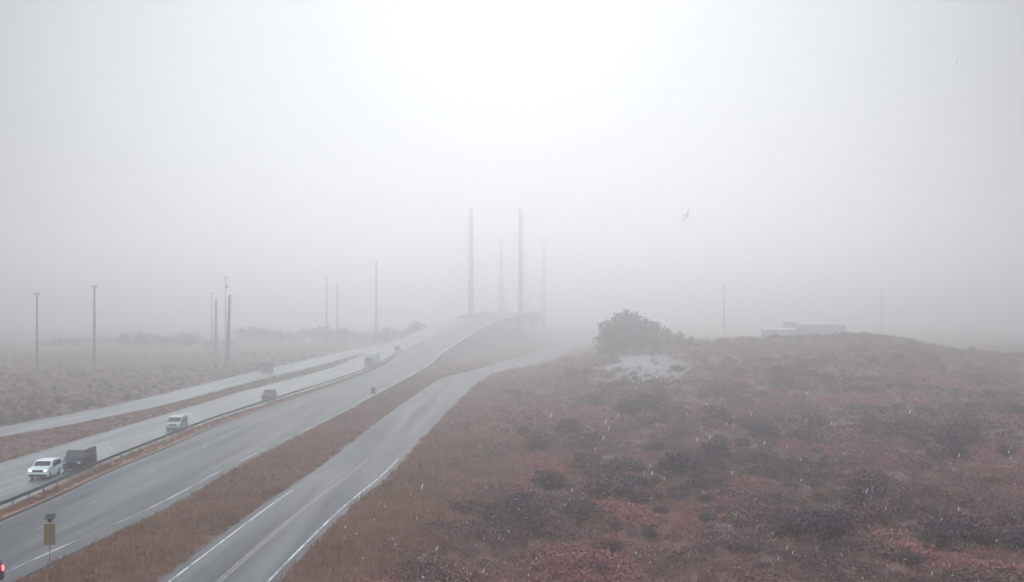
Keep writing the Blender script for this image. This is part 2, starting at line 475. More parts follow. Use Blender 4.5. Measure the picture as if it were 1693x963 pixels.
tag(strip('grass_median', lambda y: med_l(y) - 0.15, lambda y: med_r(y) + 0.15, -60, 470, lambda y: zh(y) + 0.10, M['grass']), 'thin brown grass median between the two highway lanes', 'median')

def line(name, xf, w, y0, y1, zf, material, label, dash=None):
    vs, fs = [], []
    ys = y0
    step = 3.0
    segs = [(y0, y1)] if not dash else [(a, min(a + dash[0], y1)) for a in np.arange(y0, y1, dash[0] + dash[1])]
    for a, b in segs:
        n = max(2, int((b - a) / step) + 1)
        yy = np.linspace(a, b, n)
        k = len(vs)
        for q in yy:
            c = float(xf(q)); z = float(zf(q)) + 0.006
            vs += [(c - w / 2, q, z), (c + w / 2, q, z)]
        for j in range(n - 1):
            fs.append((k + 2 * j, k + 2 * j + 1, k + 2 * j + 3, k + 2 * j + 2))
    o = link(name, np_mesh(name, np.array(vs), np.array(fs), material))
    tag(o, label, 'road marking', kind='structure')
edge_off = table([(0, 1.9), (90, 1.8), (130, 1.2), (180, 0.7), (240, 0.45), (700, 0.45)])
line('road_marking', lambda y: hw_r(y) - edge_off(y), 0.16, 30, 700, zr, M['white_paint'], 'white edge line along the right side of the dark highway')
line('road_marking', lambda y: med_r(y) + 0.7, 0.10, 30, 700, zr, M['yellow_paint'], 'thin line along the median on the dark highway')
line('road_marking', lambda y: med_r(y) + 4.6, 0.11, 30, 560, zr, M['white_paint'], 'broken lane line in the dark highway', (3.0, 9.0))
line('road_marking', lambda y: hw_l(y) + 4.4, 0.11, 40, 560, zr, M['white_paint'], 'broken lane line in the pale oncoming highway', (3.0, 9.0))
line('road_marking', lambda y: sr_l(y) + 0.75, 0.15, 30, 124, zs, M['edge_paint'], 'white edge line on the left of the side road')
line('road_marking', lambda y: sr_l(y) + 0.75, 0.15, 124.2, 330, zs, M['old_paint'], 'nearly worn off far part of the left edge line of the side road')
line('road_marking', lambda y: sr_r(y) - 0.75, 0.17, 30, 150, zs, M['edge_paint'], 'white edge line on the right of the side road')
line('road_marking', lambda y: sr_r(y) - 0.75, 0.16, 150.2, 400, zs, M['old_paint'], 'nearly worn off far part of the right edge line of the side road')
cen = lambda y: (sr_l(y) + sr_r(y)) / 2
line('road_marking', lambda y: cen(y) - 0.12, 0.10, 30, 150, zs, M['yellow_paint'], 'left of the paired faded centre lines of the side road')
line('road_marking', lambda y: cen(y) + 0.12, 0.10, 30, 150, zs, M['yellow_paint'], 'right of the paired faded centre lines of the side road')

wv = np.array([(-2200, 755, -1.3), (2200, 755, -1.3), (2200, 1012, -1.3), (-2200, 1012, -1.3)])
tag(link('water', np_mesh('water', wv, np.array([[0, 1, 2, 3]]), M['water'])), 'grey inlet water under the bridge', 'water', kind='structure')

# ---------------------------------------------------------------- haze
mb = MB()
mb.box((0, 1550, 40.5), (5000, 3800, 90))
hm = bpy.data.materials.new('haze'); hm.use_nodes = True
ht = hm.node_tree; ht.nodes.clear()
ho = ht.nodes.new('ShaderNodeOutputMaterial'); hv = ht.nodes.new('ShaderNodeVolumePrincipled')
hv.inputs['Color'].default_value = (0.965, 0.97, 0.975, 1)
hv.inputs['Density'].default_value = FOG
hv.inputs['Anisotropy'].default_value = 0.82
ht.links.new(hv.outputs[0], ho.inputs['Volume'])
hz = mb.build('haze', hm)
tag(hz, 'driving mist and rain filling the air over the whole scene', 'haze', kind='stuff')

# ---------------------------------------------------------------- bridge
bridge = tag(empty('cable_stayed_bridge', (-9, 746, 0)), 'long bridge with tall concrete pylons fading into the mist', 'bridge')
def child(o, parent):
    o.parent = parent
    o.matrix_parent_inverse = Matrix.Translation(-Vector(parent.location))
    return o
def solid_strip(lf, rf, y0, y1, z0f, z1f, step=8.0):
    b = bmesh.new(); rings = []
    for q in np.arange(y0, y1 + 0.01, step):
        l_, r_, a, c = float(lf(q)), float(rf(q)), float(z0f(q)), float(z1f(q))
        rings.append([b.verts.new(p) for p in ((l_, q, a), (r_, q, a), (r_, q, c), (l_, q, c))])
    for p, s in zip(rings, rings[1:]):
        for i in range(4):
            j = (i + 1) % 4
            b.faces.new((p[i], p[j], s[j], s[i]))
    b.faces.new(rings[0][::-1]); b.faces.new(rings[-1])
    m = MB(); m.bm.free(); m.bm = b
    return m
child(solid_strip(hw_l, hw_r, 708.5, 1260, lambda y: zh(y) - 1.8, lambda y: zh(y) + 0.02).build('deck', M['asphalt']), bridge)
for lf in (lambda y: hw_l(y) - 0.6, lambda y: hw_r(y) + 0.25):
    child(solid_strip(lf, lambda y, lf=lf: lf(y) + 0.35, 708.5, 1260, lambda y: zh(y) - 0.4, lambda y: zh(y) + 1.1).build('barrier', M['concrete']), bridge)
PYL = []
for q in (746, 1036):
    for s in (-1, 1):
        x = (float(hw_l(q)) - 0.9) if s < 0 else (float(hw_r(q)) + 0.9)
        if q == 746: x = -23.4 if s < 0 else 4.9
        x += 1.6 * s if q != 746 else 0.0
        m = MB()
        m.box((x, q, 36.5), (3.2, 4.6, 79.0), taper=0.72)
        m.box((x, q, -1.0), (8, 10, 4.0))
        child(m.bevel(0.15, 1).build('pylon', M['pylon']), bridge)
        PYL.append((x, q))
for x, q in PYL:
    for d in (-1, 1):
        for k in range(9):
            yb = q + d * (14 + k * 13.2)
            zt = 40 + k * 3.9
            xb = (float(hw_l(yb)) - 0.4) if x < -5 or (q > 900 and x < 10) else (float(hw_r(yb)) + 0.4)
            m = MB(); m.tube((x, q + d * 1.2, zt), (xb, yb, float(zh(yb)) + 0.2), 0.07, n=5)
            child(m.build('stay_cable', M['galv']), bridge)
for q in (730, 1100, 1160, 1220):
    m = MB()
    cx = float(hw_l(q) + hw_r(q)) / 2
    m.box((cx - 7, q, float(zh(q)) / 2 - 2.2), (2.2, 2.2, float(zh(q)) + 0.6))
    m.box((cx + 7, q, float(zh(q)) / 2 - 2.2), (2.2, 2.2, float(zh(q)) + 0.6))
    m.box((cx, q, float(zh(q)) - 2.5), (24, 2.4, 1.3))
    child(m.build('pier', M['concrete']), bridge)

# retaining wall and its bright rail beside the rising approach
rw = tag(empty('retaining_wall', (float(hw_r(580)) + 0.3, 580, 0)), 'grey concrete retaining wall holding the rising bridge approach', 'wall')
child(solid_strip(lambda y: hw_r(y) + 0.05, lambda y: hw_r(y) + 0.45, 444, 706, lambda y: zh(y) * 0 - 0.5, lambda y: zh(y) + 0.75).build('wall', M['concrete']), rw)
child(solid_strip(lambda y: hw_r(y) + 0.0, lambda y: hw_r(y) + 0.5, 444, 706, lambda y: zh(y) + 0.755, lambda y: zh(y) + 0.95).build('coping', M['bright_rail']), rw)

def guardrail(name, xf, y0, y1, label, material, zf, h=0.72, step=4.0):
    root = tag(empty(name, (float(xf(y0)), y0, float(zf(y0)))), label, 'guardrail')
    b = bmesh.new(); prof = [(-0.03, -0.16), (0.05, -0.09), (-0.02, 0.0), (0.05, 0.09), (-0.03, 0.16), (-0.06, 0.16), (-0.05, 0.0), (-0.06, -0.16)]
    rings = []
    for q in np.arange(y0, y1 + 0.01, step):
        x, z = float(xf(q)), float(zf(q)) + h
        rings.append([b.verts.new((x + a, q, z + c)) for a, c in prof])
    n = len(prof)
    for p, s in zip(rings, rings[1:]):
        for i in range(n):
            j = (i + 1) % n
            b.faces.new((p[i], p[j], s[j], s[i]))
    b.faces.new(rings[0][::-1]); b.faces.new(rings[-1])
    m = MB(); m.bm.free(); m.bm = b
    child(m.build('rail', material), root)
    post = None
    for q in np.arange(y0 + 1, y1, step):
        if post is None:
            m = MB(); m.box((0, 0, h / 2 - 0.1), (0.09, 0.14, h + 0.25)); post = m.mesh('post', M['galv'])
        o = link('post', post, root)
        o.location = (float(xf(q)) - 0.12 - root.location.x, q - root.location.y, float(zf(q)) - root.location.z)
    return root
guardrail('guardrail', lambda y: (med_l(y) + med_r(y)) / 2 - 0.35, 84, 470, 'dark steel guardrail running along the grass median of the highway', M['pole_dark'], lambda y: zh(y) + 0.1)
guardrail('guardrail', lambda y: hw_r(y) + 0.45, 232, 440, 'bright steel guardrail along the right edge of the highway before the bridge', M['bright_rail'], lambda y: zh(y) + 0.0, h=0.6, step=4.0)

# ---------------------------------------------------------------- vehicles
def wheel_meshes(r, w):
    a = MB(); a.lathe([(-w / 2, r * 0.62), (-w / 2, r * 0.9), (-w * 0.36, r), (w * 0.36, r), (w / 2, r * 0.9), (w / 2, r * 0.62)], n=24)
    b = MB(); b.lathe([(-w * 0.53, r * 0.2), (-w * 0.50, r * 0.60), (w * 0.50, r * 0.60), (w * 0.53, r * 0.2)], n=20)
    return a.mesh('tyre', M['tyre'], True), b.mesh('rim', M['rim'])

def arch(yc, r, zb, n=8):
    return [(yc + r * math.cos(math.pi * (1 - i / n)), max(zb, 0) + math.sin(math.pi * i / n) * r * 0.98 + 0.0) for i in range(n + 1)]

def add_wheels(root, W_, axles, r, w=0.24):
    tm, rm = wheel_meshes(r, w)
    for y in axles:
        for s in (-1, 1):
            t = link('wheel', tm, root); t.location = (s * (W_ / 2 - w / 2 - 0.02), y, r)
            link('rim', rm, t)

def car(name, label, cat, loc, rz, prof, L_, W_, paint, belt, roof_z, axles, r, windows, wind, rear=None, lit=False, tail_lit=False, taper=0.16, group=None):
    """prof: upper outline (y, z) from front bumper to rear bumper, front at -y"""
    root = tag(empty(name, loc, rz), label, cat, group)
    fx = lambda s, z: s * W_ / 2 * (1 - taper * max(0.0, z - belt) / max(0.3, roof_z - belt))
    zb = 0.28
    bottom = []
    for yc in sorted(axles, reverse=True):
        bottom += [(y, z) for y, z in reversed(arch(yc, r + 0.07, zb))]
    pts = prof + [(L_ / 2 - 0.02, zb)] + bottom + [(-L_ / 2 + 0.02, zb)]
    m = MB(); m.prism(pts, fx)
    m.bevel(0.05, 2).build('body', paint, root)
    add_wheels(root, W_, axles, r)
    for poly in windows:
        for s in (-1, 1):
            m = MB()
            a = [m.bm.verts.new((fx(s, z) + s * 0.008, y, z)) for y, z in poly]
            b = [m.bm.verts.new((fx(s, z) - s * 0.02, y, z)) for y, z in poly]
            n = len(poly)
            for i in range(n):
                j = (i + 1) % n
                m.bm.faces.new((a[i], a[j], b[j], b[i]))
            m.bm.faces.new(a); m.bm.faces.new(b[::-1])
            m.build('side_window', M['glass'], root)
    def screen(nm, lo, hi, flip):
        (y0, z0), (y1, z1) = lo, hi
        w0, w1 = fx(1, z0) - 0.1, fx(1, z1) - 0.1
        q = [(-w0, y0, z0), (w0, y0, z0), (w1, y1, z1), (-w1, y1, z1)]
        if flip: q = q[::-1]
        m = MB(); m.slab(q, 0.012); m.build(nm, M['glass'], root)
    screen('windscreen', *wind, False)
    if rear: screen('rear_window', *rear, True)
    hz_ = belt - 0.22
    for s in (-1, 1):
        m = MB(); m.box((s * (W_ / 2 - 0.24), -L_ / 2 + 0.0, hz_), (0.36, 0.10, 0.17)); m.bevel(0.03, 2)
        m.build('headlight', M['head'] if lit else M['head_off'], root)
        m = MB(); m.box((s * (W_ / 2 - 0.17), L_ / 2 - 0.03, belt - 0.12), (0.2, 0.12, 0.36)); m.bevel(0.03, 2)
        m.build('tail_light', M['tail_on'] if tail_lit else M['tail'], root)
        m = MB(); m.box((s * (W_ / 2 + 0.1), wind[0][0] + 0.35, belt + 0.12), (0.2, 0.1, 0.15)); m.bevel(0.03, 2)
        m.build('mirror', M['black'], root)
    m = MB(); m.box((0, -L_ / 2 + 0.0, hz_ - 0.02), (W_ - 0.9, 0.07, 0.2)); m.bevel(0.02, 1); m.build('grille', M['black'], root)
    m = MB(); m.box((0, -L_ / 2 + 0.02, 0.42), (W_ - 0.1, 0.14, 0.2)); m.bevel(0.04, 2); m.build('bumper', M['black'], root)
    m = MB(); m.box((0, L_ / 2 - 0.02, 0.45), (W_ - 0.1, 0.14, 0.2)); m.bevel(0.04, 2); m.build('bumper', M['black'], root)
    return root

def suv(name, label, loc, rz, paint, lit=False, tail_lit=False, H=1.85, L_=5.0, W_=1.98):
    h = L_ / 2
    prof = [(-h, 0.45), (-h, 0.95), (-h + 0.15, 1.08), (-h + 1.35, 1.16), (-h + 2.05, H - 0.06), (-h + 2.5, H), (h - 0.55, H - 0.02), (h - 0.25, H - 0.1), (h - 0.03, 1.1), (h, 0.6)]
    win = [[(-h + 1.62, 1.14), (-h + 2.2, H - 0.14), (-h + 2.75, H - 0.13), (-h + 2.75, 1.14)],
           [(-h + 2.85, 1.14), (-h + 2.85, H - 0.13), (-h + 3.75, H - 0.13), (-h + 3.75, 1.14)],
           [(-h + 3.85, 1.14), (-h + 3.85, H - 0.13), (h - 0.5, H - 0.16), (h - 0.3, 1.14)]]
    return car(name, label, 'car', loc, rz, prof, L_, W_, paint, 1.1, H, (-h + 0.95, h - 1.05), 0.38, win,
               ((-h + 1.42, 1.22), (-h + 2.0, H - 0.1)), ((h - 0.08, 1.2), (h - 0.24, H - 0.16)), lit, tail_lit)

def van(name, label, loc, rz, paint, lit=False, H=2.1, L_=5.6, W_=2.0, sidewin=True):
    h = L_ / 2
    prof = [(-h, 0.45), (-h, 0.98), (-h + 0.12, 1.1), (-h + 0.85, 1.25), (-h + 1.6, H - 0.05), (-h + 2.0, H), (h - 0.2, H), (h - 0.04, H - 0.1), (h, 0.6)]
    win = [[(-h + 1.12, 1.2), (-h + 1.7, H - 0.25), (-h + 2.15, H - 0.25), (-h + 2.15, 1.2)]]
    if sidewin:
        win += [[(-h + 2.3, 1.2), (-h + 2.3, H - 0.25), (-h + 3.6, H - 0.25), (-h + 3.6, 1.2)],
                [(-h + 3.75, 1.2), (-h + 3.75, H - 0.25), (h - 0.3, H - 0.25), (h - 0.3, 1.2)]]
    return car(name, label, 'van', loc, rz, prof, L_, W_, paint, 1.15, H, (-h + 0.95, h - 1.15), 0.36, win,
               ((-h + 0.92, 1.32), (-h + 1.52, H - 0.12)), ((h + 0.0, 1.25), (h + 0.0, H - 0.25)), lit, taper=0.10)

def sedan(name, label, loc, rz, paint, lit=False):
    L_, W_, H, h = 4.7, 1.84, 1.45, 2.35
    prof = [(-h, 0.42), (-h, 0.75), (-h + 0.12, 0.86), (-h + 1.2, 0.98), (-h + 1.95, H - 0.05), (-h + 2.4, H), (-h + 3.2, H - 0.04), (-h + 4.0, 1.05), (h - 0.05, 0.98), (h, 0.6)]
    win = [[(-h + 1.5, 0.98), (-h + 2.05, H - 0.13), (-h + 2.6, H - 0.1), (-h + 2.6, 0.98)],
           [(-h + 2.7, 0.98), (-h + 2.7, H - 0.1), (-h + 3.15, H - 0.13), (-h + 3.7, 0.99)]]
    return car(name, label, 'car', loc, rz, prof, L_, W_, paint, 0.93, H, (-h + 0.9, h - 1.0), 0.33, win,
               ((-h + 1.28, 1.05), (-h + 1.9, H - 0.09)), ((-h + 3.95, 1.09), (-h + 3.25, H - 0.07)), lit)

def truck(name, label, loc, rz, cab_paint, box_mat, box_len, H, lit=False, W_=2.5):
    root = tag(empty(name, loc, rz), label, 'truck')
    m = MB()
    pts = [(0.0, 0.55), (0.0, 1.45), (0.75, 1.6), (1.15, 2.65), (1.5, 2.8), (2.5, 2.85), (2.5, 0.55)]
    m.prism(pts, lambda s, z: s * (W_ / 2 - 0.08) * (1 - 0.06 * max(0, z - 1.5))); m.bevel(0.06, 2); m.build('cab', cab_paint, root)
    w0 = W_ / 2 - 0.25
    m = MB(); m.slab([(-w0, 0.80, 1.72), (w0, 0.80, 1.72), (w0 - 0.08, 1.12, 2.58), (-w0 + 0.08, 1.12, 2.58)], 0.012); m.build('windscreen', M['glass'], root)
    for s in (-1, 1):
        x = s * ((W_ / 2 - 0.08) * (1 - 0.05) + 0.006)
        m = MB(); m.box((x, 1.75, 2.1), (0.05, 0.8, 0.75)); m.bevel(0.02, 1); m.build('side_window', M['glass'], root)
        m = MB(); m.box((s * (W_ / 2 - 0.35), -0.01, 1.0), (0.34, 0.1, 0.2)); m.bevel(0.03, 2); m.build('headlight', M['head'] if lit else M['head_off'], root)
        m = MB(); m.box((s * (W_ / 2 + 0.12), 0.95, 2.05), (0.22, 0.12, 0.5)); m.bevel(0.03, 1); m.build('mirror', M['black'], root)
    m = MB(); m.box((0, -0.01, 1.05), (1.3, 0.08, 0.45)); m.bevel(0.02, 1); m.build('grille', M['black'], root)
    m = MB(); m.box((0, 0.0, 0.6), (W_ - 0.1, 0.2, 0.28)); m.bevel(0.04, 1); m.build('bumper', M['galv'], root)
    m = MB(); m.box((0, 2.9 + box_len / 2, (H + 1.0) / 2), (W_, box_len, H - 1.0)); m.bevel(0.05, 2); m.build('cargo_box', box_mat, root)
    m = MB(); m.box((0, 1.6 + box_len / 2, 0.78), (0.9, box_len + 2.4, 0.22)); m.build('chassis', M['black'], root)
    ax = [1.1] + ([2.9 + box_len - 1.6] if box_len < 8 else [3.3, 2.9 + box_len - 2.6, 2.9 + box_len - 1.3])
    add_wheels(root, W_, ax, 0.5, 0.3)
    return root

# loc is the middle of the car, or the front of a truck; +x right, front towards the camera
suv('sport_utility_vehicle', 'white car with dark windscreen at the front of the oncoming traffic', (-48.0, 134.4, 0.02), R(3), M['white_car'], True, H=1.72, L_=5.2)
van('cargo_van', 'dark blue grey boxy van close behind the white car', (-46.75, 141.3, 0.02), R(2), M['navy'], False, H=2.15, L_=5.9, W_=2.05, sidewin=False)
van('passenger_van', 'pale silver van on the oncoming lanes, third from the camera', (-48.0, 187.2, 0.02), R(2), M['silver'], False, H=1.95, L_=5.4)
suv('sport_utility_vehicle', 'grey car with pale roof edge in spray on the oncoming lanes', (-47.0, 252.6, 0.02), R(-1), M['grey_car'], False, H=1.9)
truck('semi_truck', 'tall pale truck with lit headlights coming off the bridge in mist', (-43.8, 398, 0.02), R(-2), M['grey_car'], M['box_white'], 13.0, 4.0, True)
sedan('sedan', 'small dark car far up the oncoming lanes, behind the tall truck', (-42.4, 482, float(zh(482)) + 0.02), R(-4), M['grey_car'], False)
truck('box_truck', 'grey green box truck on the narrow pale road left of the highway', (-68.5, 362, 0.02), R(0), M['green_grey'], M['green_grey'], 5.0, 2.9, False, 2.3)
suv('sport_utility_vehicle', 'dark blue car with red tail light cut off by the left bottom corner', (-34.22, 80.6, 0.02), R(-90), M['navy'], False, True, H=1.78)

# ---------------------------------------------------------------- spray thrown up by the tyres
sm = bpy.data.materials.new('spray'); sm.use_nodes = True
st_ = sm.node_tree; st_.nodes.clear()
so = st_.nodes.new('ShaderNodeOutputMaterial'); sv_ = st_.nodes.new('ShaderNodeVolumePrincipled')
sv_.inputs['Color'].default_value = (0.97, 0.975, 0.98, 1); sv_.inputs['Density'].default_value = 0.09; sv_.inputs['Anisotropy'].default_value = 0.3
st_.links.new(sv_.outputs[0], so.inputs['Volume'])
for x, y, rx, ry, rz_, who in ((-48.1, 137.6, 1.3, 3.6, 0.7, 'white car'), (-46.8, 147.5, 1.5, 5.5, 1.1, 'dark van'), (-48.0, 193, 1.5, 5.5, 1.1, 'silver van'), (-46.8, 259, 1.7, 7, 1.3, 'grey car'), (-42.4, 418, 2.4, 9, 2.0, 'tall truck')):
    b = bmesh.new(); bmesh.ops.create_icosphere(b, subdivisions=3, radius=1.0)
    for v in b.verts:
        k = 1 + 0.16 * math.sin(5 * v.co.x + 3 * v.co.y + y) * math.sin(4 * v.co.z + 2 * v.co.y)
        v.co = Vector((v.co.x * rx * k, v.co.y * ry * k, v.co.z * rz_ * k + rz_ * 0.85))
    m = MB(); m.bm.free(); m.bm = b
    o = m.build('spray', sm); o.location = (x, y, 0.05 + float(zh(y)))
    tag(o, 'white spray thrown up behind the ' + who, 'spray', kind='stuff')

# ---------------------------------------------------------------- signs
def road_sign(name, loc, label, rz=0):
    root = tag(empty(name, loc, rz), label, 'sign')
    m = MB(); m.box((0, 0, 0.95), (0.07, 0.05, 2.1)); m.build('post', M['galv'], root)
    m = MB(); m.box((0, 0.045, 1.75), (0.86, 0.03, 1.25)); m.bevel(0.01, 1); m.build('panel', M['sign_back'], root)
    return root
sx, sy, _ = px(615.5, 661)
road_sign('road_sign', (float(hw_r(sy)) + 0.9, sy, 0), 'small dark sign seen from behind at the right highway edge')

root = tag(empty('warning_sign', (-31.55, 89.2, 0.0)), 'tall amber brown panel on a post with small dark panel above, bottom left', 'sign')
m = MB(); m.tube((0, 0, -0.1), (0, 0, 2.95), 0.045, n=10); m.build('post', M['galv'], root)
m = MB(); m.box((0, -0.07, 1.78), (0.78, 0.05, 1.45)); m.bevel(0.02, 2); m.build('panel', M['amber'], root)
m = MB(); m.box((0.02, 0, 2.98), (0.72, 0.5, 0.05), rot=Matrix.Rotation(R(38), 3, 'X')); m.bevel(0.012, 1); m.build('solar_panel', M['panel'], root)
m = MB(); m.box((0, 0.0, 2.72), (0.3, 0.18, 0.22)); m.bevel(0.02, 1); m.build('lamp_housing', M['panel'], root)

# ---------------------------------------------------------------- poles
def utility_pole(loc, h, r, label, material, arm=1.6, lean=0.0, kit=True, group='utility poles in the mist'):
    root = tag(empty('utility_pole', loc), label, 'utility pole', group)
    root.rotation_euler = (0, lean, 0)
    m = MB(); m.tube((0, 0, -0.5), (0, 0, h), r, r * 0.62, 12); m.build('pole', material, root)
    if arm:
        m = MB(); m.box((0, -r * 0.7, h - 0.5), (arm, 0.2, 0.26)); m.bevel(0.02, 1); m.build('cross_arm', material, root)
        for x in (-arm / 2 + 0.1, 0, arm / 2 - 0.1):
            m = MB(); m.lathe([(0, 0.07), (0.1, 0.12), (0.16, 0.07), (0.24, 0.11), (0.32, 0.05)], 'Z', (x, -r * 0.7, h - 0.36), 10); m.build('insulator', material, root)
    if kit:
        m = MB(); m.lathe([(0, 0.25), (0.1, 0.38), (1.1, 0.38), (1.25, 0.2)], 'Z', (r + 0.36, 0, h - 4.2), 14); m.build('transformer', material, root)
    return root
def pole_at(x, ytop, ybase, *a, **k):
    X, Y, _ = px(x, ybase)
    ztop = CAMZ - (ytop - HY) * Y / F
    z0 = float(ground_z(X, Y))
    return utility_pole((X, Y, z0), ztop - z0, *a, **k)
pole_at(156, 472, 603, 0.46, 'darkest pole with a small cross arm, second from the left edge', M['pole_dark'], arm=2.2, kit=False)
pole_at(61, 484, 613, 0.36, 'thin grey pole nearest the left edge of the scene', M['pole_grey'], arm=1.8, kit=False)
pole_at(376, 488, 597, 0.75, 'thick leaning pole right of the second thin pole', M['pole_dark'], arm=0, lean=R(2.0), kit=False)
pole_at(373, 458, 592, 0.22, 'tall thin pole with gear at its top, beside the leaning pole', M['pole_grey'], arm=1.3, kit=True)
pole_at(357, 496, 588, 0.75, 'thick faint grey pole just left of the leaning pole', M['pole_grey'], arm=0, kit=False)
pole_at(350, 484, 582, 0.25, 'thin faint pole behind the thick grey pole', M['pole_grey'], arm=1.5, kit=False)
def pole_on(x, ytop, Y, *a, **k):
    X = (x - 846.5) * Y / F
    z0 = float(ground_z(X, Y)); return utility_pole((X, Y, z0), CAMZ - (ytop - HY) * Y / F - z0, *a, **k)
pole_on(540, 458, 650, 0.42, 'faint pole left of a closely spaced far pair', M['pole_grey'], arm=2.0, kit=False)
pole_on(558, 468, 670, 0.42, 'faint pole right of a closely spaced far pair', M['pole_grey'], arm=2.0, kit=False)
pole_on(622, 432, 745, 0.95, 'tall very faint mast between the far pole pair and the bridge', M['pylon'], arm=0, kit=False)
pole_on(1197, 472, 690, 0.36, 'faint lone pole behind the dune ridge on the right', M['pole_grey'], arm=1.5, kit=False)
pole_on(1458, 478, 740, 0.32, 'faintest lone pole far right behind the dune ridge', M['pole_grey'], arm=1.5, kit=False)

# ---------------------------------------------------------------- buildings behind the ridge
def house(name, x0, x1, ytop, Y, depth, label, roof, hgt_roof, wall_h, over=0.5):
    X0, X1 = (x0 - 846.5) * Y / F, (x1 - 846.5) * Y / F
    w = X1 - X0; cx = (X0 + X1) / 2
    zt = CAMZ - (ytop - HY) * Y / F
    z0 = float(ground_z(cx, Y)) - 0.3
    root = tag(empty(name, (cx, Y + depth / 2, z0)), label, 'building')
    H = zt - z0; he = H - hgt_roof
    m = MB(); m.box((0, 0, he / 2), (w, depth, he)); m.build('wall', M['siding'], root)
    b = MB()
    b.prism([(-depth / 2 - over, he + 0.003), (0, H), (depth / 2 + over, he + 0.003)], lambda s, z: s * (w / 2 + over)); b.build('roof', roof, root)
    n = max(2, int(w / 3.2))
    for i in range(n):
        xw = -w / 2 + (i + 0.5) * w / n
        f = MB(); f.box((xw, -depth / 2 - 0.01, he - 1.35), (1.2, 0.08, 1.25)); fo = f.build('window', M['roof_white'], root)
        g = MB(); g.box((xw, -depth / 2 - 0.055, he - 1.35), (1.0, 0.03, 1.05)); g.build('pane', M['glass'], fo)
    d = MB(); d.box((-w / 2 + 0.6, -depth / 2 - 0.02, 1.3), (0.9, 0.07, 2.1)); d.build('door', M['sign_back'], root)
house('beach_house', 1263, 1314, 543, 560, 6, 'low building with flat white roof showing above the dune ridge', M['roof_white'], 0.5, 3)
house('beach_house', 1298, 1318, 531, 612, 5, 'smaller white roofed building behind the low white roof', M['roof_white'], 0.5, 3)
house('long_building', 1316, 1398, 537, 585, 9, 'long grey roofed building on the highest part of the ridge', M['roof_grey'], 1.4, 3)

# ---------------------------------------------------------------- foliage pieces
def leaves(n, cx, cy, cz, rx, ry, rz, size, flat=0.0, shell=0.45):
    d = rng.normal(size=(n, 3)); d /= np.linalg.norm(d, axis=1)[:, None]
    rad = (shell + (1 - shell) * rng.random(n)) ** 0.7
    p = d * rad[:, None] * np.array([rx, ry, rz]) + np.array([cx, cy, cz])
    u = rng.normal(size=(n, 3)); u /= np.linalg.norm(u, axis=1)[:, None]
    w = rng.normal(size=(n, 3)); w -= (w * u).sum(1)[:, None] * u; w /= np.linalg.norm(w, axis=1)[:, None]
    s = size * (0.6 + 0.8 * rng.random(n))[:, None]
    v = np.stack([p - u * s * 0.5 - w * s * 0.22, p + u * s * 0.1 + w * s * 0.42, p + u * s * 0.7, p + u * s * 0.05 - w * s * 0.36], 1).reshape(-1, 3)
    f = np.arange(4 * n).reshape(n, 4)
    return v, f

def blades(n, r, h, w, lean=0.35):
    a = rng.random(n) * 2 * np.pi; q = r * np.sqrt(rng.random(n))
    p = np.stack([q * np.cos(a), q * np.sin(a), np.zeros(n)], 1)
    t = rng.random(n) * 2 * np.pi
    hh = h * (0.5 + 0.8 * rng.random(n))
    top = p + np.stack([lean * hh * rng.normal(size=n) + 0.25 * hh, lean * hh * rng.normal(size=n), hh], 1)
    side = np.stack([np.cos(t), np.sin(t), np.zeros(n)], 1) * w
    v = np.stack([p - side, p + side, top], 1).reshape(-1, 3)
    return v, np.arange(3 * n).reshape(n, 3)

def join(parts):
    vs, fs, k = [], [], 0
    for v, f in parts:
        vs.append(v); fs.append(f + k); k += len(v)
    return np.concatenate(vs), np.concatenate(fs)

def scatter(name, protos, pts, scales, material, label, cat, zfun=None):
    vs, fs, k = [], [], 0
    z = (zfun or ground_z)(pts[:, 0], pts[:, 1])
    ang = rng.random(len(pts)) * 2 * np.pi
    which = rng.integers(0, len(protos), len(pts))
    for w, (pv, pf) in enumerate(protos):
        sel = np.where(which == w)[0]
        if not len(sel): continue
        c, s = np.cos(ang[sel]), np.sin(ang[sel]); sc_ = scales[sel]
        x = (pv[None, :, 0] * c[:, None] - pv[None, :, 1] * s[:, None]) * sc_[:, None] + pts[sel, 0][:, None]
        y = (pv[None, :, 0] * s[:, None] + pv[None, :, 1] * c[:, None]) * sc_[:, None] + pts[sel, 1][:, None]
        zz = pv[None, :, 2] * sc_[:, None] + z[sel][:, None]
        vs.append(np.stack([x, y, zz], 2).reshape(-1, 3))
        off = (np.arange(len(sel)) * len(pv))[:, None, None] + k
        fs.append((pf[None] + off).reshape(-1, pf.shape[1])); k += len(sel) * len(pv)
    o = link(name, np_mesh(name, np.concatenate(vs), np.concatenate(fs), material))
    tag(o, label, cat, kind='stuff')
    return o

# heath: low rust coloured tussocks over the right field
heath = [join([leaves(95, 0, 0, 0.28, 0.75, 0.75, 0.40, 0.165, shell=0.3), leaves(22, 0.35, 0.2, 0.5, 0.35, 0.35, 0.3, 0.13)]) for _ in range(6)]
heath_far = [join([leaves(44, 0, 0, 0.30, 0.8, 0.8, 0.42, 0.28, shell=0.3), leaves(10, 0.35, 0.2, 0.5, 0.35, 0.35, 0.3, 0.22)]) for _ in range(5)]
def in_field(n, y0, y1):
    y = y0 * (y1 / y0) ** rng.random(n) if y0 > 0 else rng.uniform(y0, y1, n)
    x = rng.uniform(-1, 1, n) * 0
    x = sr_r(y) + 0.9 + (0.43 * y + 26 - sr_r(y)) * rng.random(n)
    return np.stack([x, y], 1)
p = in_field(19000, 78, 440)
drop_blur = ((p[:, 0] - 31) / 13) ** 2 + ((p[:, 1] - 322) / 58) ** 2 < 0.9 - 0.85 * rng.random(len(p)) ** 1.5  # thins the heath over the added pale patch
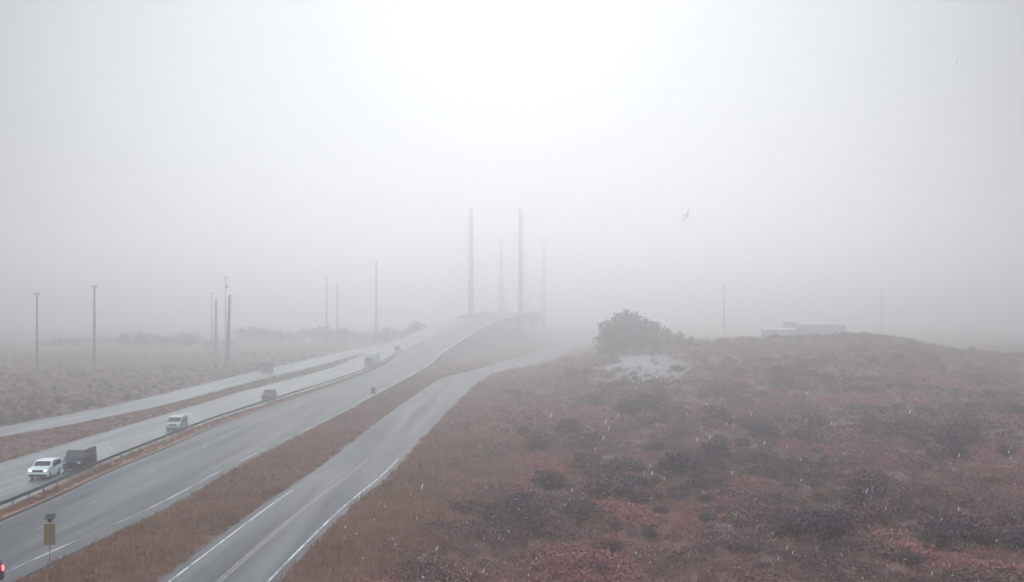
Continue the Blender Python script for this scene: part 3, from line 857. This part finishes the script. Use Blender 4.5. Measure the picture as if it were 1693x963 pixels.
pale = (rng.random(len(p)) < 0.25) | (p[:, 0] - sr_r(p[:, 1]) > np.interp(p[:, 1], [80, 110, 150, 260], [4, 9, 17, 22]) + 3 * np.sin(p[:, 1] * 0.2))
p = p[~drop_blur & pale]
mound = np.clip(0.5 + 0.45 * (np.sin(p[:, 0] * 0.33 + 2 * np.sin(p[:, 1] * 0.11)) * np.sin(p[:, 1] * 0.23 + 1.5 * np.sin(p[:, 0] * 0.17)) + 0.5 * np.sin(p[:, 0] * 0.71 + p[:, 1] * 0.43)), 0, 1)
keep = rng.random(len(p)) < 0.35 + 0.8 * mound
p, mound = p[keep], mound[keep]
dist_k = (0.40 + 0.45 * rng.random(len(p)) + 0.95 * mound ** 2 + 0.2 * (p[:, 1] > 180)) * np.clip((p[:, 0] - sr_r(p[:, 1])) / 9.0, 0.35, 1)
n_ = p[:, 1] < 165
scatter('heath', heath, p[n_], dist_k[n_], M['scrub_red'], 'low rust brown heath in the near part of the field right of the side road', 'heath')
scatter('heath', heath_far, p[~n_], dist_k[~n_], M['scrub_red'], 'hazy brown heath in the far part of the field and over the dune', 'heath')

# grass verges
tuft = [blades(26, 0.45, 0.42, 0.025) for _ in range(5)]
def between(n, lf, rf, y0, y1, pad=0.0):
    y = y0 * (y1 / y0) ** rng.random(n)
    l_, r_ = lf(y) - pad, rf(y) + pad
    return np.stack([l_ + (r_ - l_) * rng.random(n), y], 1)
p = between(5200, hw_r, sr_l, 74, 420, -0.25)
scatter('grass', tuft, p, 0.55 + 0.6 * rng.random(len(p)), M['grass'], 'brown wet grass on the verge between highway and side road', 'grass')
p = between(1500, med_l, med_r, 84, 440, -0.35)
scatter('grass', tuft, p, 0.4 + 0.4 * rng.random(len(p)), M['grass'], 'short brown grass on the narrow highway median', 'grass', lambda x, y: zh(y) + 0.09)
p = between(2600, sv_r, hw_l, 110, 460, -0.3)
scatter('grass', tuft, p, 0.5 + 0.5 * rng.random(len(p)), M['grass'], 'brown grass strip between the highway and narrow left road', 'grass')
p = between(4500, lambda y: sv_l(y) - 0.45 * y, sv_l, 150, 520, -0.4)
scatter('grass', tuft, p, 1.0 + 1.2 * rng.random(len(p)), M['marsh'], 'rough marsh grass left of the narrow road', 'grass')
p = between(8000, sr_r, lambda y: sr_r(y) + np.interp(y, [80, 110, 150, 260], [7, 13, 21, 26]), 76, 400, 0)
p = np.concatenate([p, in_field(7000, 80, 300)])
p[:, 0] += 0.2
scatter('grass', tuft, p, 0.6 + 0.9 * rng.random(len(p)), M['grass'], 'brown grass fringe along the right of the side road', 'grass')

# bleached stems lying and standing in the heath
sv, sf = [], []
m = MB()
for i in range(260):
    y = 84 * (200 / 84) ** random.random()
    x = float(sr_r(y)) + 12 + (0.42 * y + 4 - float(sr_r(y)) - 12) * random.random()
    if i % 3 == 0:
        y = random.gauss(95, 4); x = random.gauss(17, 2.5)
    if i % 7 == 0:
        y = random.gauss(98, 2); x = random.gauss(33, 1.5)
    z = float(ground_z(x, y)) + random.uniform(0.35, 0.8)
    l_ = random.uniform(0.15, 0.5); a = random.uniform(0, 6.28); e = random.uniform(0.0, 1.3)
    d = Vector((math.cos(a) * math.cos(e), math.sin(a) * math.cos(e), math.sin(e))) * l_
    m.tube((x, y, z), Vector((x, y, z)) + d, 0.022, 0.014, 4)
o = m.build('dry_stems', M['stem']); tag(o, 'bleached broken stems poking out of the rust brown heath', 'stems', kind='stuff')

# ---------------------------------------------------------------- shrubs, one by one
def shrub_proto(k):
    parts = []
    n = 5 + k % 3
    for i in range(n):
        a = 6.28 * i / n + rng.random(); q = 0.45 * rng.random() + 0.25
        parts.append(leaves(150, q * math.cos(a), q * math.sin(a), 0.55 + 0.35 * rng.random(), 0.52, 0.52, 0.45, 0.13, shell=0.35))
    parts.append(leaves(260, 0, 0, 0.75, 0.75, 0.75, 0.62, 0.12, shell=0.5))
    v, f = join(parts)
    fo = np_mesh('foliage', v, f, M['scrub_dark'])
    st = MB()
    for i in range(12):
        a = 6.28 * i / 12 + k; q = 0.35 + 0.5 * random.random(); h_ = 0.7 + 0.8 * random.random()
        st.tube((0.06 * math.cos(a), 0.06 * math.sin(a), -0.25), (q * math.cos(a), q * math.sin(a), h_), 0.03, 0.008, 5)
    return fo, st.mesh('stem', M['trunk'])
SH = [shrub_proto(k) for k in range(6)]
def shrub(x, y, s, label, group, k=None):
    fo, st = SH[random.randrange(6) if k is None else k]
    z = float(ground_z(x, y))
    r = tag(empty('shrub', (x, y, z), random.random() * 6.28), label, 'shrub', group)
    r.scale = (s * random.uniform(0.9, 1.2), s * random.uniform(0.9, 1.2), s * random.uniform(0.75, 1.1))
    link('foliage', fo, r); link('stem', st, r)
# (pixel centre, pixel half size, count, size, words)
patches = [
    (915, 735, 48, 26, 13, 1.15, 'patch nearest the side road, left of the field'),
    (1010, 800, 95, 32, 26, 1.1, 'wide dark patch across the middle of the field'),
    (1150, 785, 75, 34, 22, 1.1, 'dark patch right of the middle of the field'),
    (880, 850, 60, 18, 8, 0.9, 'small patch in the left foreground of the field'),
    (1365, 872, 34, 22, 7, 1.1, 'left clump of the pair in the right foreground'),
    (1437, 862, 20, 26, 6, 1.3, 'right upright clump of the pair in the right foreground'),
    (1300, 735, 50, 18, 10, 1.2, 'patch in the right middle of the field'),
    (1062, 672, 42, 18, 10, 1.2, 'patch below the added pale patch on the dune'),
    (1225, 690, 55, 24, 14, 1.25, 'patch at the foot of the dune right of the added pale patch'),
    (1460, 712, 40, 16, 9, 1.2, 'patch low on the right part of the dune'),
    (1600, 740, 70, 30, 12, 1.2, 'patch near the right edge of the field'),
    (1620, 880, 70, 40, 9, 1.0, 'patch in the bottom right corner'),
]
def at_ground(x, y):
    z = 0.5
    for _ in range(12):
        X, Y, _z = px(x, y, z)
        z = 0.6 * z + 0.4 * (float(ground_z(X, Y)) + 0.4)
    return X, Y
for cx, cy, hx, hy, n, s, words in patches:
    for i in range(n):
        X, Y = at_ground(cx + random.gauss(0, hx * 0.62), cy + random.gauss(0, hy * 0.62))
        shrub(X, Y, s * random.choice((0.65, 0.85, 1.05, 1.25, 1.5, 1.8)) * random.uniform(0.9, 1.1), 'dark leafless shrub in the ' + words, 'shrubs of the ' + words)
for i in range(70):
    X, Y = at_ground(random.uniform(900, 1690), random.uniform(720, 950))
    if X > float(sr_r(Y)) + 8: shrub(X, Y, random.uniform(0.45, 0.85), 'small lone dark shrub between the dark patches of the near field', 'small lone shrubs in the near field')
# along the crest of the dune
for i in range(64):
    u = 1120 + 570 * (i + random.random() * 0.8) / 64
    Y = random.uniform(388, 425); X = (u - 846.5) * Y / F
    shrub(X, Y, random.uniform(0.9, 1.9), 'hazy shrub on the crest line of the dune ridge', 'shrubs on the dune crest')
for i in range(60):
    u = random.uniform(1120, 1690); v = random.uniform(590, 690)
    X, Y = at_ground(u, v)
    if Y < 400: shrub(X, Y, random.uniform(0.8, 1.6), 'hazy shrub scattered over the dune face on the right', 'shrubs on the dune face')

# ---------------------------------------------------------------- trees
def tree_proto(k, wide=1.0):
    h = 1.0
    t = MB()
    t.tube((0, 0, -0.08), (0.02, 0, 0.85), 0.035, 0.012, 7)
    parts = []
    nl = 9
    for i in range(nl):
        a = 2.4 * i + k; z = 0.22 + 0.62 * i / nl
        q = wide * (0.34 - 0.24 * abs(i / nl - 0.25)) * (0.8 + 0.4 * rng.random())
        x, y = q * math.cos(a), q * math.sin(a)
        t.tube((0.01, 0, z - 0.1), (x * 0.9, y * 0.9, z + 0.03), 0.014, 0.005, 5)
        parts.append(leaves(62, x, y, z + 0.02, 0.22 * wide, 0.22 * wide, 0.15, 0.06, shell=0.15))
        parts.append(leaves(24, x * 0.4, y * 0.4, z + 0.08, 0.16 * wide, 0.16 * wide, 0.12, 0.07))
    parts.append(leaves(50, 0.02, 0, 0.92, 0.13, 0.13, 0.16, 0.055, shell=0.1))
    v, f = join(parts)
    return np_mesh('crown', v, f, M['evergreen']), t.mesh('trunk', M['trunk'])
TR = [tree_proto(k, w) for k, w in enumerate((1.0, 1.35, 0.8, 1.6))]
def tree(x, y, h, label, group, k=None):
    cr, tr = TR[random.randrange(4) if k is None else k]
    r = tag(empty('evergreen_tree', (x, y, float(ground_z(x, y))), random.random() * 6.28), label, 'tree', group)
    r.scale = (h * random.uniform(0.9, 1.2), h * random.uniform(0.9, 1.2), h)
    link('crown', cr, r); link('trunk', tr, r)
for i in range(46):
    u = 60 + 330 * (i + random.random()) / 46
    Y = random.uniform(590, 720)
    top = 562 - 9 * math.exp(-((u - 225) / 90) ** 2) - (7 if 296 < u < 326 else 0) + random.uniform(-3, 4)
    X = (u - 846.5) * Y / F
    tree(X, Y, max(2.5, CAMZ - (top - HY) * Y / F), 'hazy evergreen in the low treeline behind the leftmost poles', 'treeline behind the leftmost poles', random.choice((1, 3, 1)))
for i in range(30):
    u = 400 + 300 * (i + random.random()) / 30
    Y = random.uniform(660, 748)
    top = 546 - 4 * math.sin(u * 0.05) + random.uniform(-3, 3)
    X = (u - 846.5) * Y / F
    if X > float(hw_l(Y)) - 14: continue
    tree(X, Y, max(3.0, CAMZ - (top - HY) * Y / F), 'very faint evergreen in the treeline left of the bridge approach', 'treeline left of the bridge approach', random.choice((1, 3)))
# added thicket on the dune shoulder, in place of a dark lens-drop smear
TH = [(1004, 530, 402), (1019, 519, 412), (1034, 513, 418), (1050, 517, 404), (1069, 529, 414), (1085, 533, 408), (1104, 545, 414), (1124, 549, 402), (1142, 556, 412), (1030, 540, 390), (1060, 548, 388), (1012, 546, 392), (1160, 562, 404), (1086, 554, 388), (1140, 563, 372), (1156, 568, 362), (1172, 576, 350), (1152, 578, 344), (1186, 584, 340), (1178, 596, 326), (1196, 602, 318)]
for u, top, Y in TH:
    X = (u - 846.5) * Y / F; z0 = float(ground_z(X, Y))
    tree(X, Y, CAMZ - (top - HY) * Y / F - z0, 'added evergreen standing in for a dark lens-drop smear, around the added pale patch, left end of the ridge', 'added thicket at the left end of the ridge', random.choice((0, 2, 0, 1)))

# ---------------------------------------------------------------- gulls
def gull(x, y, dist, span, roll, yaw, pitch, label):
    d = Vector(((x - 846.5) / F, 1, (HY - y) / F)) * dist + Vector((0, 0, CAMZ))
    me = bpy.data.meshes.new('gull')
    s = span
    P = [(0, 0, 0), (0, -0.13, 0.0), (0, -0.21, 0.015), (0, -0.26, 0.02), (0, 0.13, 0.0), (0, 0.24, 0.005),
         (0.10, -0.03, 0.03), (0.24, -0.07, 0.09), (0.40, 0.0, 0.07), (0.5, 0.08, 0.04),
         (-0.10, -0.03, 0.03), (-0.24, -0.07, 0.09), (-0.40, 0.0, 0.07), (-0.5, 0.08, 0.04)]
    E = [(0, 1), (1, 2), (2, 3), (0, 4), (4, 5), (0, 6), (6, 7), (7, 8), (8, 9), (0, 10), (10, 11), (11, 12), (12, 13)]
    Rr = [(0.065, 0.065), (0.055, 0.055), (0.035, 0.035), (0.012, 0.012), (0.045, 0.04), (0.045, 0.01),
          (0.075, 0.02), (0.07, 0.014), (0.05, 0.01), (0.01, 0.004), (0.075, 0.02), (0.07, 0.014), (0.05, 0.01), (0.01, 0.004)]
    me.from_pydata([tuple(c * s for c in p) for p in P], E, [])
    me.materials.append(M['gull'])
    o = link('gull', me)
    sk = o.modifiers.new('skin', 'SKIN')
    for v, r in zip(me.skin_vertices[0].data, Rr):
        v.radius = (r[0] * s, r[1] * s)
    me.skin_vertices[0].data[0].use_root = True
    ss = o.modifiers.new('sub', 'SUBSURF'); ss.levels = 2; ss.render_levels = 2
    o.location = d
    o.rotation_euler = (pitch, roll, yaw)
    tag(o, label, 'bird')
gull(1135, 357, 120, 1.5, R(-62), R(25), R(20), 'grey gull gliding steeply banked, right of the bridge pylons')
gull(367, 122, 150, 1.25, R(-22), R(20), R(10), 'small grey gull high in the upper left of the sky')
gull(1582, 102, 150, 1.2, R(-68), R(10), R(15), 'small grey gull high near the upper right corner of the sky')

# ---------------------------------------------------------------- falling sleet
m = MB()
for i in range(230):
    d = 14 * (75 / 14) ** random.random()
    u = random.uniform(560, 1720); v = random.uniform(620, 975) if u > 900 else random.uniform(780, 975)
    p_ = Vector(((u - 846.5) / F * d, d, CAMZ - (v - HY) / F * d))
    l_ = random.choice((0.3, 0.3, 0.5, 0.8, 1.6)) * random.uniform(0.8, 1.3) * 0.0024 * d; r_ = random.uniform(0.25, 0.65) * 0.0007 * d
    l_ = min(l_, 0.11); r_ = min(r_, 0.022)
    ax = Vector((random.uniform(0.2, 0.4), random.uniform(-0.1, 0.1), 1)).normalized()
    mid = p_ + ax * l_ * 0.4
    m.tube(p_, mid, r_ * 0.5, r_, 5); m.tube(mid, p_ + ax * l_, r_, r_ * 0.2, 5)
tag(m.build('sleet', M['sleet']), 'pale flecks of driven sleet falling over the field', 'sleet', kind='stuff')
